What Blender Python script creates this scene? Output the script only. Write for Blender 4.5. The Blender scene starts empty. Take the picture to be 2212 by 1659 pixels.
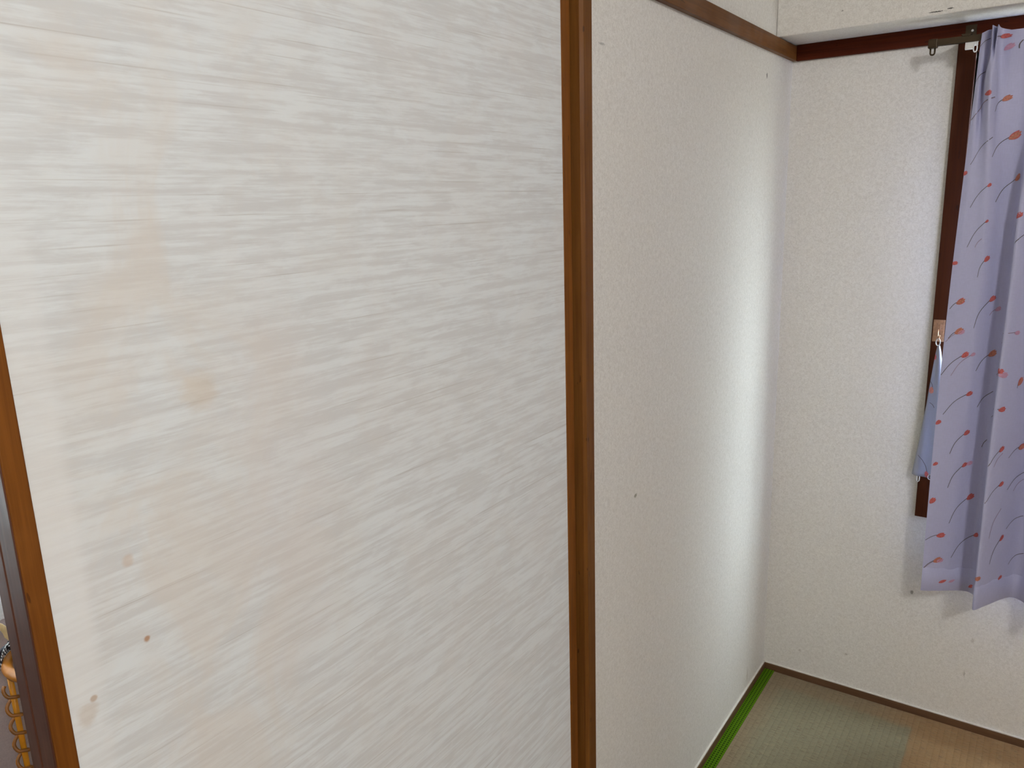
import bpy, bmesh, math, random
from mathutils import Vector, Matrix
random.seed(7)
PI = math.pi
sc = bpy.context.scene
C = sc.collection

# ------------------------------------------------------------------ camera
cam_d = bpy.data.cameras.new('camera')
cam_d.sensor_width = 36.0
cam_d.lens = 1688.729 / 2212 * 36.0
cam_d.clip_start = 0.01
cam = bpy.data.objects.new('camera', cam_d)
C.objects.link(cam)
ROT = Matrix(((0.82261942, -0.10506101, 0.55880181),
              (0.56782318, 0.20289522, -0.79775332),
              (-0.02956545, 0.97354800, 0.22656163)))
cam.matrix_world = Matrix.Translation((0.62226, -2.20189, 1.42653)) @ ROT.to_4x4()
sc.camera = cam

# ------------------------------------------------------------------ sky and lamps
world = bpy.data.worlds.new('overcast_sky')
sc.world = world
world.use_nodes = True
bg = world.node_tree.nodes['Background']
wt = world.node_tree
wg = wt.nodes.new('ShaderNodeTexCoord'); wsep = wt.nodes.new('ShaderNodeSeparateXYZ'); wr = wt.nodes.new('ShaderNodeValToRGB')
wt.links.new(wg.outputs['Generated'], wsep.inputs[0]); wt.links.new(wsep.outputs['Z'], wr.inputs[0])
wr.color_ramp.elements[0].position = 0.0; wr.color_ramp.elements[0].color = (0.10, 0.10, 0.095, 1)      # ground below the horizon
wr.color_ramp.elements[1].position = 0.03; wr.color_ramp.elements[1].color = (0.82 * 0.36, 0.915 * 0.36, 0.36, 1)     # overcast sky, three times brighter overhead
we = wr.color_ramp.elements.new(1.0); we.color = (0.82, 0.915, 1.0, 1)
wt.links.new(wr.outputs[0], bg.inputs['Color'])
bg.inputs['Strength'].default_value = 45.0


def portal(name, loc, rot, sx, sy):
    d = bpy.data.lights.new(name, 'AREA')
    d.shape = 'RECTANGLE'; d.size = sx; d.size_y = sy
    d.cycles.is_portal = True
    o = bpy.data.objects.new(name, d); C.objects.link(o)
    o.location = loc; o.rotation_euler = rot
    return o


portal('window_back_offscreen', (1.26, 0.13, 1.18), (-PI / 2, 0, 0), 1.70, 1.16)
portal('window_next_room_offscreen', (-1.58, -1.85, 1.21), (0, -PI / 2, 0), 1.2, 1.3)

lamp_d = bpy.data.lights.new('ceiling_lamp_offscreen', 'POINT')
lamp_d.energy = 66.0
lamp_d.color = (0.93, 0.96, 0.985)
lamp_d.shadow_soft_size = 0.11
lamp = bpy.data.objects.new('ceiling_lamp_offscreen', lamp_d)
C.objects.link(lamp)
lamp.location = (1.60, -2.58, 2.29)

sc.view_settings.view_transform = 'Standard'
sc.view_settings.look = 'None'
sc.view_settings.gamma = 1.0
sc.view_settings.use_curve_mapping = False
sc.view_settings.exposure = 0.0


# ------------------------------------------------------------------ material helpers
class NT:
    def __init__(self, name):
        self.m = bpy.data.materials.new(name)
        self.m.use_nodes = True
        self.t = self.m.node_tree
        self.b = self.t.nodes['Principled BSDF']
        self.out = self.t.nodes['Material Output']

    def n(self, typ, **kw):
        nd = self.t.nodes.new(typ)
        for k, v in kw.items():
            setattr(nd, k, v)
        return nd

    def l(self, a, b):
        self.t.links.new(a, b)

    def val(self, sock, v):
        if hasattr(v, 'is_output'):
            self.l(v, sock)
        else:
            sock.default_value = v

    def math(self, op, a, b=0.0, c=0.0, clamp=False):
        nd = self.n('ShaderNodeMath', operation=op, use_clamp=clamp)
        self.val(nd.inputs[0], a); self.val(nd.inputs[1], b); self.val(nd.inputs[2], c)
        return nd.outputs[0]

    def obj(self):
        return self.n('ShaderNodeTexCoord').outputs['Object']

    def scale(self, vec, s, loc=(0, 0, 0)):
        nd = self.n('ShaderNodeMapping')
        self.l(vec, nd.inputs['Vector'])
        nd.inputs['Scale'].default_value = s
        nd.inputs['Location'].default_value = loc
        return nd.outputs[0]

    def noise(self, vec, scale=1.0, detail=3.0, rough=0.5, dist=0.0):
        nd = self.n('ShaderNodeTexNoise')
        self.l(vec, nd.inputs['Vector'])
        nd.inputs['Scale'].default_value = scale
        nd.inputs['Detail'].default_value = detail
        nd.inputs['Roughness'].default_value = rough
        nd.inputs['Distortion'].default_value = dist
        return nd.outputs[0]

    def ramp(self, f, a, b, lo=0.0, hi=1.0):
        nd = self.n('ShaderNodeMapRange', interpolation_type='SMOOTHSTEP')
        self.val(nd.inputs['Value'], f)
        nd.inputs['From Min'].default_value = a; nd.inputs['From Max'].default_value = b
        nd.inputs['To Min'].default_value = lo; nd.inputs['To Max'].default_value = hi
        return nd.outputs[0]

    def mix(self, f, a, b, mode='MIX'):
        nd = self.n('ShaderNodeMix', data_type='RGBA', blend_type=mode)
        self.val(nd.inputs['Factor'], f)
        for s, v in ((nd.inputs[6], a), (nd.inputs[7], b)):
            if hasattr(v, 'is_output'):
                self.l(v, s)
            else:
                s.default_value = (*v, 1.0)
        return nd.outputs[2]

    def bump(self, h, strength=0.3, dist=0.001):
        nd = self.n('ShaderNodeBump')
        self.l(h, nd.inputs['Height'])
        nd.inputs['Strength'].default_value = strength
        nd.inputs['Distance'].default_value = dist
        self.l(nd.outputs[0], self.b.inputs['Normal'])

    def fin(self, col=None, rough=0.6, spec=0.5, metal=0.0):
        if col is not None:
            if hasattr(col, 'is_output'):
                self.l(col, self.b.inputs['Base Color'])
            else:
                self.b.inputs['Base Color'].default_value = (*col, 1.0)
        self.val(self.b.inputs['Roughness'], rough)
        self.b.inputs['Specular IOR Level'].default_value = spec
        self.b.inputs['Metallic'].default_value = metal
        return self.m


def plain(name, col, rough=0.5, spec=0.5, metal=0.0, grain=0.06, gs=60):
    t = NT(name)
    n = t.noise(t.obj(), gs, 4)
    f = t.ramp(n, 0.3, 0.7)
    lo = tuple(c * (1 - grain) for c in col); hi = tuple(min(1, c * (1 + grain)) for c in col)
    return t.fin(t.mix(f, lo, hi), rough, spec, metal)


def wood(name, dark, light, axis, rough=0.38, spec=0.5, pale=None, gs=1.0):
    """grain stretched along one axis (0 x, 1 y, 2 z)"""
    t = NT(name)
    o = t.obj()
    s1 = [26 * gs] * 3; s1[axis] = 1.6 * gs
    s2 = [260 * gs] * 3; s2[axis] = 9 * gs
    a = t.noise(t.scale(o, s1), 1, 4, 0.6, 0.6)
    b = t.noise(t.scale(o, s2), 1, 3, 0.6)
    c = t.noise(o, 9, 3, 0.6)
    f = t.math('ADD', t.math('MULTIPLY', a, 0.6), t.math('MULTIPLY', b, 0.4))
    col = t.mix(t.ramp(f, 0.36, 0.64), dark, light)
    if pale:
        col = t.mix(t.math('MULTIPLY', t.ramp(c, 0.55, 0.72), 0.45), col, pale)
    # small dark dents
    v = t.noise(t.scale(o, [130 if i != axis else 38 for i in range(3)]), 1, 1)
    col = t.mix(t.math('MULTIPLY', t.ramp(v, 0.735, 0.76), 0.6), col, tuple(x * 0.25 for x in dark))
    t.bump(b, 0.12, 0.0006)
    return t.fin(col, t.ramp(c, 0.3, 0.7, rough - 0.06, rough + 0.1), spec)


def srgb(r, g, b):
    f = lambda c: (c / 255 / 12.92) if c / 255 <= 0.04045 else ((c / 255 + 0.055) / 1.055) ** 2.4
    return (f(r), f(g), f(b))


# wallpaper: embossed fibre vinyl
def wallpaper(name, base, dark, marks=(), seams=()):
    t = NT(name)
    o = t.obj()
    fib = t.noise(o, 150, 4, 0.65, 1.2)
    fine = t.noise(o, 520, 3, 0.6, 0.8)
    big = t.noise(o, 2.2, 3, 0.55)
    f = t.math('ADD', t.math('MULTIPLY', fib, 0.62), t.math('MULTIPLY', fine, 0.38))
    col = t.mix(t.ramp(f, 0.36, 0.62), dark, base)
    col = t.mix(t.math('MULTIPLY', t.ramp(big, 0.42, 0.75), 0.22), col, tuple(x * y for x, y in zip(base, (0.93, 0.90, 0.84))))
    for (p, r, st, c2) in marks:            # little scuffs and dents
        sub = t.n('ShaderNodeVectorMath', operation='SUBTRACT'); t.l(o, sub.inputs[0]); sub.inputs[1].default_value = p
        scl = t.n('ShaderNodeVectorMath', operation='DIVIDE'); t.l(sub.outputs[0], scl.inputs[0]); scl.inputs[1].default_value = r
        ln = t.n('ShaderNodeVectorMath', operation='LENGTH'); t.l(scl.outputs[0], ln.inputs[0])
        d = t.math('ADD', ln.outputs['Value'], t.math('MULTIPLY', t.math('SUBTRACT', fine, 0.5), 2.6))
        col = t.mix(t.ramp(d, 1.15, 0.7, 0.0, st), col, c2)
    h = f
    for (ax, pos, w, lim_ax, lo, hi) in seams:
        xyz = t.n('ShaderNodeSeparateXYZ'); t.l(o, xyz.inputs[0])
        wob = t.noise(t.scale(o, (7, 7, 7)), 1, 2)
        q = t.math('ABSOLUTE', t.math('SUBTRACT', t.math('ADD', xyz.outputs[ax], t.math('MULTIPLY', t.math('SUBTRACT', wob, 0.5), 0.004)), pos))
        m = t.ramp(q, w, w * 0.4)
        if lim_ax is not None:
            m = t.math('MULTIPLY', m, t.math('MULTIPLY', t.math('GREATER_THAN', xyz.outputs[lim_ax], lo), t.math('LESS_THAN', xyz.outputs[lim_ax], hi)))
        h = t.math('SUBTRACT', h, t.math('MULTIPLY', m, 1.4))
    t.bump(h, 0.35, 0.0012)
    return t.fin(col, 0.62, 0.35)


WB = (0.80, 0.775, 0.735); WD = (0.66, 0.63, 0.585)
M = {}
M['wall_side'] = wallpaper('wallpaper_side', WB, WD, marks=[
    ((0, -0.911, 0.870), (0.01, 0.006, 0.004), 0.8, (0.25, 0.23, 0.16)),
    ((0, -0.209, 1.704), (0.01, 0.004, 0.006), 0.9, (0.12, 0.11, 0.1)),
    ((0, -1.041, 1.663), (0.01, 0.010, 0.0020), 0.5, (0.2, 0.19, 0.18)),
    ((0, -0.16, 0.06), (0.01, 0.005, 0.022), 0.35, (0.34, 0.28, 0.2)),
])
M['wall_back'] = wallpaper('wallpaper_back', WB, WD, marks=[
    ((0.388, 0, 0.36), (0.004, 0.01, 0.006), 0.8, (0.22, 0.2, 0.17)),
    ((0.235, 0, 0.12), (0.004, 0.01, 0.0025), 0.5, (0.3, 0.27, 0.24)),
    ((0.53, 0, 0.16), (0.0022, 0.01, 0.009), 0.45, (0.3, 0.26, 0.22)),
    ((0.54, 0, 0.262), (0.004, 0.01, 0.006), 0.4, (0.36, 0.31, 0.27)),
    ((0.105, 0, 0.09), (0.004, 0.01, 0.004), 0.4, (0.34, 0.3, 0.26)),
], seams=[(0, 0.389, 0.0016, 2, -1, 0.44), (2, 0.447, 0.0014, 0, 0.06, 0.36)])
M['beam'] = wallpaper('wallpaper_beam', WB, WD, marks=[
    ((0.345, -0.15, 1.8035), (0.015, 0.02, 0.0014), 0.9, (0.05, 0.045, 0.04)),
    ((0.372, -0.15, 1.8065), (0.006, 0.02, 0.0014), 0.9, (0.05, 0.045, 0.04)),
    ((0.15, -0.15, 1.835), (0.002, 0.02, 0.002), 0.6, (0.15, 0.13, 0.11)),
])
M['wall_plain'] = wallpaper('wallpaper_plain', WB, WD)
M['wall_mauve'] = wallpaper('wallpaper_mauve', (0.48, 0.40, 0.40), (0.41, 0.34, 0.34))
M['ceiling'] = wood('ceiling_board', (0.46, 0.41, 0.34), (0.54, 0.49, 0.41), 1, 0.6, 0.3)

# sliding door paper: horizontal streaks, fine threads, peach stains
t = NT('door_paper')
o = t.obj()
n1 = t.noise(t.scale(o, (1, 4.5, 125)), 1, 5, 0.60, 0.2)
n2 = t.noise(t.scale(o, (1, 24, 330)), 1, 4, 0.62, 0.3)
n3 = t.noise(t.scale(o, (1, 16, 55), (0, 3, 1)), 1, 4, 0.6, 0.6)
nm = t.noise(t.scale(o, (1, 4, 12), (0, 1, 7)), 1, 2, 0.5)
f = t.math('ADD', t.math('MULTIPLY', n1, 0.45), t.math('ADD', t.math('MULTIPLY', n2, 0.25), t.math('MULTIPLY', n3, 0.30)))
col = t.mix(t.ramp(f, 0.42, 0.575), (0.650, 0.652, 0.652), (0.752, 0.775, 0.784))
xyz = t.n('ShaderNodeSeparateXYZ'); t.l(o, xyz.inputs[0])
thread = None
for (rowh, seed, half) in ((0.0115, 0.37, 0.00045), (0.0235, 5.11, 0.00060)):   # printed threads, one at a random height in each row
    rz = t.math('DIVIDE', t.math('ADD', xyz.outputs[2], t.math('MULTIPLY', t.math('SUBTRACT', nm, 0.5), 0.0012)), rowh)
    ri = t.math('FLOOR', rz)
    wn = t.n('ShaderNodeTexWhiteNoise', noise_dimensions='1D'); t.l(t.math('ADD', ri, seed), wn.inputs['W'])
    dz = t.math('MULTIPLY', t.math('ABSOLUTE', t.math('SUBTRACT', t.math('FRACT', rz), t.math('ADD', t.math('MULTIPLY', wn.outputs['Value'], 0.7), 0.15))), rowh)
    cv = t.n('ShaderNodeCombineXYZ'); t.l(t.math('MULTIPLY', xyz.outputs[1], 8.0), cv.inputs[0]); t.l(t.math('MULTIPLY', ri, 3.7), cv.inputs[1]); cv.inputs[2].default_value = seed
    seg = t.noise(cv.outputs[0], 1, 1.5, 0.5)
    th = t.math('MULTIPLY', t.ramp(dz, half * 1.6, half * 0.3), t.ramp(seg, 0.52, 0.72))
    thread = th if thread is None else t.math('MAXIMUM', thread, th)
col = t.mix(t.math('MULTIPLY', thread, 0.42), col, (0.42, 0.385, 0.35))
st1 = t.noise(t.scale(o, (1, 9, 7), (0, 2, 2)), 1, 4, 0.6, 0.8)
st2 = t.noise(t.scale(o, (1, 5, 3), (0, 5, 5)), 1, 3, 0.55)
left = t.ramp(xyz.outputs[1], -1.55, -1.90)
stn = t.math('MULTIPLY', t.ramp(st1, 0.40, 0.68), t.math('ADD', t.math('MULTIPLY', left, 0.42), 0.15))
col = t.mix(stn, col, (0.70, 0.632, 0.565))
col = t.mix(t.math('MULTIPLY', t.ramp(st2, 0.5, 0.75), 0.30), col, (0.71, 0.645, 0.62))
edge = t.math('MULTIPLY', t.ramp(xyz.outputs[1], -1.915, -1.928), t.ramp(st2, 0.3, 0.6))
col = t.mix(t.math('MULTIPLY', edge, 0.6), col, (0.80, 0.79, 0.78))
for (py, pz, r, s_, c_) in [(-1.879, 1.060, 0.0035, 0.8, (0.42, 0.20, 0.08)), (-1.931, 1.031, 0.003, 0.6, (0.45, 0.28, 0.15)), (-1.938, 1.018, 0.010, 0.3, (0.5, 0.34, 0.2)),
                            (-1.80, 1.268, 0.02, 0.28, (0.62, 0.47, 0.30)), (-1.885, 1.137, 0.006, 0.35, (0.6, 0.4, 0.25))]:
    dy = t.math('DIVIDE', t.math('SUBTRACT', xyz.outputs[1], py), r)
    dz = t.math('DIVIDE', t.math('SUBTRACT', xyz.outputs[2], pz), r)
    d = t.math('ADD', t.math('SQRT', t.math('ADD', t.math('MULTIPLY', dy, dy), t.math('MULTIPLY', dz, dz))), t.math('MULTIPLY', t.math('SUBTRACT', n3, 0.5), 1.5))
    col = t.mix(t.ramp(d, 1.2, 0.5, 0, s_), col, c_)
t.bump(t.math('ADD', n1, n2), 0.15, 0.0008)
M['paper'] = t.fin(col, 0.7, 0.25)

M['stile'] = wood('door_stile_wood', srgb(104, 58, 14), srgb(128, 76, 24), 2, 0.46, 0.2, pale=srgb(144, 92, 38))
M['stile_edge'] = wood('door_stile_edge_wood', srgb(72, 40, 28), srgb(92, 56, 44), 2, 0.40, 0.35)
M['post'] = wood('post_wood', srgb(98, 58, 18), srgb(118, 74, 28), 2, 0.48, 0.2)
M['rail_side'] = wood('side_rail_wood', srgb(94, 56, 20), srgb(118, 74, 32), 1, 0.46, 0.22)
M['rail_back'] = wood('back_rail_wood', srgb(64, 20, 5), srgb(82, 30, 8), 0, 0.5, 0.12)
M['casing'] = wood('window_casing_wood', srgb(58, 22, 4), srgb(72, 32, 7), 2, 0.5, 0.15)
M['casing_x'] = wood('window_casing_wood_across', srgb(58, 22, 4), srgb(72, 32, 7), 0, 0.5, 0.15)
M['trim_y'] = wood('floor_trim_wood_along', srgb(86, 60, 40), srgb(108, 78, 54), 1, 0.5, 0.4)
M['trim_x'] = wood('floor_trim_wood_across', srgb(86, 60, 40), srgb(108, 78, 54), 0, 0.5, 0.4)
M['caulk'] = plain('white_caulk', (0.78, 0.74, 0.68), 0.5)
M['sub'] = wood('sub_floor_board', (0.30, 0.19, 0.1), (0.38, 0.25, 0.14), 1, 0.5)
M['alu'] = plain('aluminium_sash', (0.62, 0.64, 0.66), 0.35, 0.5, 0.9, 0.04)
M['rail_metal'] = plain('brown_rail_metal', srgb(62, 48, 28), 0.42, 0.5, 0.5, 0.08)
M['steel'] = plain('steel', (0.62, 0.62, 0.62), 0.3, 0.5, 1.0, 0.05)
M['steel_dull'] = plain('dull_steel', (0.5, 0.48, 0.45), 0.5, 0.5, 0.7, 0.05)
M['brass'] = plain('copper_brass_plate', (0.46, 0.27, 0.16), 0.42, 0.5, 0.85, 0.15, 200)
M['white_plastic'] = plain('white_plastic', (0.80, 0.80, 0.78), 0.35)
M['cord_white'] = plain('white_cord', (0.75, 0.72, 0.66), 0.7)

# thin clear glass
t = NT('window_glass')
tr = t.n('ShaderNodeBsdfTransparent'); gl = t.n('ShaderNodeBsdfGlossy'); mx = t.n('ShaderNodeMixShader')
gl.inputs['Roughness'].default_value = 0.02
wv = t.noise(t.obj(), 3, 2)
tr.inputs['Color'].default_value = (0.93, 0.96, 0.95, 1)
mx.inputs[0].default_value = 0.05; t.l(tr.outputs[0], mx.inputs[1]); t.l(gl.outputs[0], mx.inputs[2]); t.l(mx.outputs[0], t.out.inputs[0])
M['glass'] = t.m

# tatami
t = NT('tatami_rush')
o = t.n('ShaderNodeNewGeometry').outputs['Position']
xyz = t.n('ShaderNodeSeparateXYZ'); t.l(o, xyz.inputs[0])
X_, Y_ = xyz.outputs[0], xyz.outputs[1]
per = 0.0152
cell = t.math('DIVIDE', X_, per)
wx = t.math('ABSOLUTE', t.math('SINE', t.math('MULTIPLY', cell, PI)))            # warp grooves run along y
par = t.math('MULTIPLY', t.math('MODULO', t.math('FLOOR', cell), 2.0), 0.5)
rush_raw = t.math('SINE', t.math('MULTIPLY', t.math('ADD', t.math('DIVIDE', Y_, 0.0034), par), 2 * PI))
rush = t.math('MULTIPLY', t.math('ADD', rush_raw, 1.0), 0.5)
nr = t.noise(t.scale(o, (28, 520, 1)), 1, 3, 0.6)
nb = t.noise(o, 14, 4, 0.6)
nc = t.noise(t.scale(o, (66, 210, 1)), 1, 3, 0.6)
hgt = t.math('ADD', t.math('MULTIPLY', t.math('POWER', wx, 0.5), 0.8), t.math('ADD', t.math('MULTIPLY', rush, 0.25), t.math('MULTIPLY', nr, 0.5)))
wob = t.math('MULTIPLY', t.math('SUBTRACT', nb, 0.5), 0.03)
inx = t.math('MULTIPLY', t.ramp(t.math('ADD', X_, t.math('MULTIPLY', wob, 0.4)), 0.432, 0.420), t.ramp(t.math('ADD', X_, wob), 0.045, 0.105))
iny = t.ramp(t.math('ADD', Y_, wob), -0.060, -0.092)
fresh = t.math('MULTIPLY', inx, iny)
sun = t.ramp(X_, 0.25, 0.50)
faded = t.mix(sun, (0.275, 0.213, 0.132), (0.350, 0.210, 0.098))
colr = t.mix(fresh, faded, (0.262, 0.240, 0.158))
colr = t.mix(t.math('MULTIPLY', t.ramp(nr, 0.48, 0.70), 0.50), colr, (0.42, 0.345, 0.205))
colr = t.mix(t.math('MULTIPLY', t.ramp(nc, 0.50, 0.30), 0.60), colr, (0.18, 0.13, 0.08))
t.bump(hgt, 0.8, 0.0022)
M['tatami'] = t.fin(colr, 0.6, 0.2)

t = NT('tatami_green_border')
o = t.n('ShaderNodeNewGeometry').outputs['Position']
xyz = t.n('ShaderNodeSeparateXYZ'); t.l(o, xyz.inputs[0])
k = 2 * PI / 0.0170
u = t.math('ADD', xyz.outputs[0], xyz.outputs[1]); v = t.math('SUBTRACT', xyz.outputs[0], xyz.outputs[1])
lat = t.math('MULTIPLY', t.math('SINE', t.math('MULTIPLY', u, k)), t.math('SINE', t.math('MULTIPLY', v, k)))
colr = t.mix(t.ramp(lat, 0.1, 0.6), (0.082, 0.185, 0.003), (0.016, 0.042, 0.001))
t.bump(lat, 0.3, 0.0008)
M['heri'] = t.fin(colr, 0.75, 0.1)

# curtain cloth
def cloth(name, col, rough=0.55, trans=0.0):
    t = NT(name)
    uv = t.n('ShaderNodeTexCoord').outputs['UV']
    w1 = t.n('ShaderNodeTexWave', wave_type='BANDS', bands_direction='X'); t.l(uv, w1.inputs['Vector']); w1.inputs['Scale'].default_value = 420
    n = t.noise(t.scale(uv, (60, 900, 1)), 1, 2)
    n2 = t.noise(t.scale(uv, (900, 60, 1)), 1, 2)
    h = t.math('ADD', n, n2)
    c = t.mix(t.ramp(h, 0.8, 1.2), tuple(x * 0.94 for x in col), col)
    t.bump(h, 0.15, 0.0005)
    t.fin(c, rough, 0.3)
    t.b.inputs['Sheen Weight'].default_value = 0.15
    return t


M['curtain'] = cloth('lavender_curtain_cloth', (0.475, 0.475, 0.68)).m
M['tieback'] = cloth('silver_lavender_tieback_cloth', (0.29, 0.295, 0.35), 0.4).m
M['coral'] = plain('coral_petal_print', srgb(190, 98, 96), 0.6, 0.2, 0, 0.18, 300)
M['orange'] = plain('orange_petal_print', srgb(184, 118, 100), 0.6, 0.2, 0, 0.18, 300)
M['pinkp'] = plain('pink_petal_print', srgb(190, 146, 172), 0.6, 0.2, 0, 0.08, 300)
M['stem'] = plain('grey_stem_print', srgb(96, 88, 90), 0.6, 0.2)
M['stem_faint'] = plain('faint_stem_print', srgb(150, 130, 150), 0.6, 0.2)
M['lace'] = plain('white_lace', (0.82, 0.82, 0.82), 0.8, 0.2)
M['rattan'] = plain('mustard_rattan', srgb(160, 96, 12), 0.38, 0.5, 0, 0.14, 40)
M['rattan_y'] = plain('yellow_rattan_rod', srgb(196, 128, 20), 0.4, 0.4, 0, 0.1, 40)
M['rattan_d'] = plain('dark_rattan_cane', srgb(134, 80, 16), 0.4, 0.5, 0, 0.2, 50)
M['cream'] = plain('cream_bamboo', srgb(206, 178, 130), 0.4, 0.5, 0, 0.12, 60)
M['black'] = plain('black_resin', (0.015, 0.013, 0.02), 0.4)
M['lav_cloth'] = plain('lilac_cloth', srgb(190, 165, 185), 0.8, 0.2)
t = NT('black_white_scarf')
uv = t.obj()
w = t.n('ShaderNodeTexWave', wave_type='BANDS', bands_direction='DIAGONAL'); t.l(uv, w.inputs['Vector'])
w.inputs['Scale'].default_value = 60; w.inputs['Distortion'].default_value = 4
M['scarf'] = t.fin(t.mix(t.ramp(w.outputs['Fac'], 0.45, 0.55), (0.02, 0.02, 0.03), (0.7, 0.7, 0.72)), 0.8, 0.2)

# ------------------------------------------------------------------ mesh helpers
def link(name, me, mat=None, parent=None):
    ob = bpy.data.objects.new(name, me)
    C.objects.link(ob)
    if mat is not None and not me.materials:
        me.materials.append(M[mat])
    if parent is not None:
        ob.parent = parent
    return ob


def box_me(name, lo, hi, bevel=0.0, seg=2):
    bm = bmesh.new()
    bmesh.ops.create_cube(bm, size=1)
    for v in bm.verts:
        v.co = Vector([(lo[i] + hi[i]) / 2 + v.co[i] * (hi[i] - lo[i]) for i in range(3)])
    if bevel:
        bmesh.ops.bevel(bm, geom=bm.edges[:], offset=bevel, segments=seg, affect='EDGES', profile=0.5)
    me = bpy.data.meshes.new(name)
    bm.to_mesh(me); bm.free()
    return me


def box(name, lo, hi, mat, parent=None, bevel=0.0015):
    return link(name, box_me(name, lo, hi, bevel), mat, parent)


def boxes(name, lst, mat, parent=None):
    bm = bmesh.new()
    for lo, hi in lst:
        r = bmesh.ops.create_cube(bm, size=1)
        for v in r['verts']:
            v.co = Vector([(lo[i] + hi[i]) / 2 + v.co[i] * (hi[i] - lo[i]) for i in range(3)])
    me = bpy.data.meshes.new(name); bm.to_mesh(me); bm.free()
    return link(name, me, mat, parent)


def prism(name, poly, z0, z1, mat, parent=None):
    n = len(poly)
    vs = [(x, y, z0) for x, y in poly] + [(x, y, z1) for x, y in poly]
    fs = [tuple(range(n))[::-1], tuple(range(n, 2 * n))] + [(i, (i + 1) % n, n + (i + 1) % n, n + i) for i in range(n)]
    me = bpy.data.meshes.new(name); me.from_pydata(vs, [], fs)
    bm = bmesh.new(); bm.from_mesh(me); bmesh.ops.recalc_face_normals(bm, faces=bm.faces[:]); bm.to_mesh(me); bm.free()
    return link(name, me, mat, parent)


def tube_me(name, pts, rad, seg=10, closed=False, cap=True):
    pts = [Vector(p) for p in pts]
    n = len(pts)
    vs, fs = [], []
    prev = None
    for i, p in enumerate(pts):
        a = pts[i - 1] if (i > 0 or closed) else p
        b = pts[(i + 1) % n] if (i < n - 1 or closed) else p
        tg = (b - a).normalized()
        if prev is None:
            ref = Vector((0, 0, 1)) if abs(tg.z) < 0.9 else Vector((1, 0, 0))
            nx = tg.cross(ref).normalized()
        else:
            nx = (prev - tg * prev.dot(tg)).normalized()
        prev = nx
        ny = tg.cross(nx)
        r = rad[i] if isinstance(rad, (list, tuple)) else rad
        for k in range(seg):
            ang = 2 * PI * k / seg
            vs.append(p + nx * math.cos(ang) * r + ny * math.sin(ang) * r)
    m = n if closed else n - 1
    for i in range(m):
        j = (i + 1) % n
        for k in range(seg):
            k2 = (k + 1) % seg
            fs.append((i * seg + k, i * seg + k2, j * seg + k2, j * seg + k))
    if cap and not closed:
        fs.append(tuple(range(seg))[::-1]); fs.append(tuple((n - 1) * seg + k for k in range(seg)))
    me = bpy.data.meshes.new(name); me.from_pydata([tuple(v) for v in vs], [], fs)
    for p in me.polygons:
        p.use_smooth = True
    bm = bmesh.new(); bm.from_mesh(me); bmesh.ops.recalc_face_normals(bm, faces=bm.faces[:]); bm.to_mesh(me); bm.free()
    return me


def tube(name, pts, rad, mat, parent=None, seg=10, closed=False):
    return link(name, tube_me(name, pts, rad, seg, closed), mat, parent)


def empty(name, loc=(0, 0, 0)):
    ob = bpy.data.objects.new(name, None)
    ob.location = loc; ob.empty_display_size = 0.05
    C.objects.link(ob)
    return ob


def tag(ob, label=None, cat=None, group=None, kind=None):
    if label: ob['label'] = label
    if cat: ob['category'] = cat
    if group: ob['group'] = group
    if kind: ob['kind'] = kind
    return ob


def struct(ob, label=None):
    ob['kind'] = 'structure'
    if label: ob['label'] = label
    return ob


# ------------------------------------------------------------------ the room shell
RX, RY, RZ = 2.66, -3.54, 2.42           # room: x 0..RX, y RY..0, z 0..RZ
POST_R = -1.0915                          # far edge of the door post
WX0, WX1, WZ0, WZ1 = 0.417, 2.10, 0.625, 1.745
struct(boxes('floor', [((-1.62, RY - 0.1, -0.12), (RX + 0.1, 0.16, -0.05))], 'sub'), 'board sub floor beneath the tatami mats')
struct(boxes('ceiling', [((-1.62, RY - 0.1, RZ), (RX + 0.1, 0.16, RZ + 0.05))], 'ceiling'), 'wooden board ceiling over the rooms')
struct(boxes('wall_left', [((-0.10, POST_R, -0.05), (0, 0.0, RZ)), ((-0.10, -2.93, 1.80), (0, POST_R, RZ)), ((-0.10, RY, -0.05), (0, -2.93, RZ))], 'wall_side'),
       'white fibre textured wallpaper wall beside the sliding door')
struct(boxes('wall_back', [((-0.10, 0, -0.05), (WX0, 0.12, RZ)), ((WX0, 0, -0.05), (WX1, 0.12, WZ0)), ((WX0, 0, WZ1), (WX1, 0.12, RZ)), ((WX1, 0, -0.05), (RX, 0.12, RZ))], 'wall_back'),
       'white fibre textured wallpaper wall around the window')
struct(boxes('wall_right', [((RX, RY, -0.05), (RX + 0.08, 0.12, RZ))], 'wall_plain'), 'white wallpaper wall opposite the sliding door')
struct(boxes('wall_front', [((-0.10, RY - 0.08, -0.05), (RX + 0.08, RY, RZ))], 'wall_plain'), 'white wallpaper wall facing the window')
# dropped beam over the window
struct(box('wall_beam', (0.0, -0.15, 1.797), (RX, 0.0, RZ), 'beam', bevel=0.003), 'wallpapered beam dropped over the window')

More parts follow.
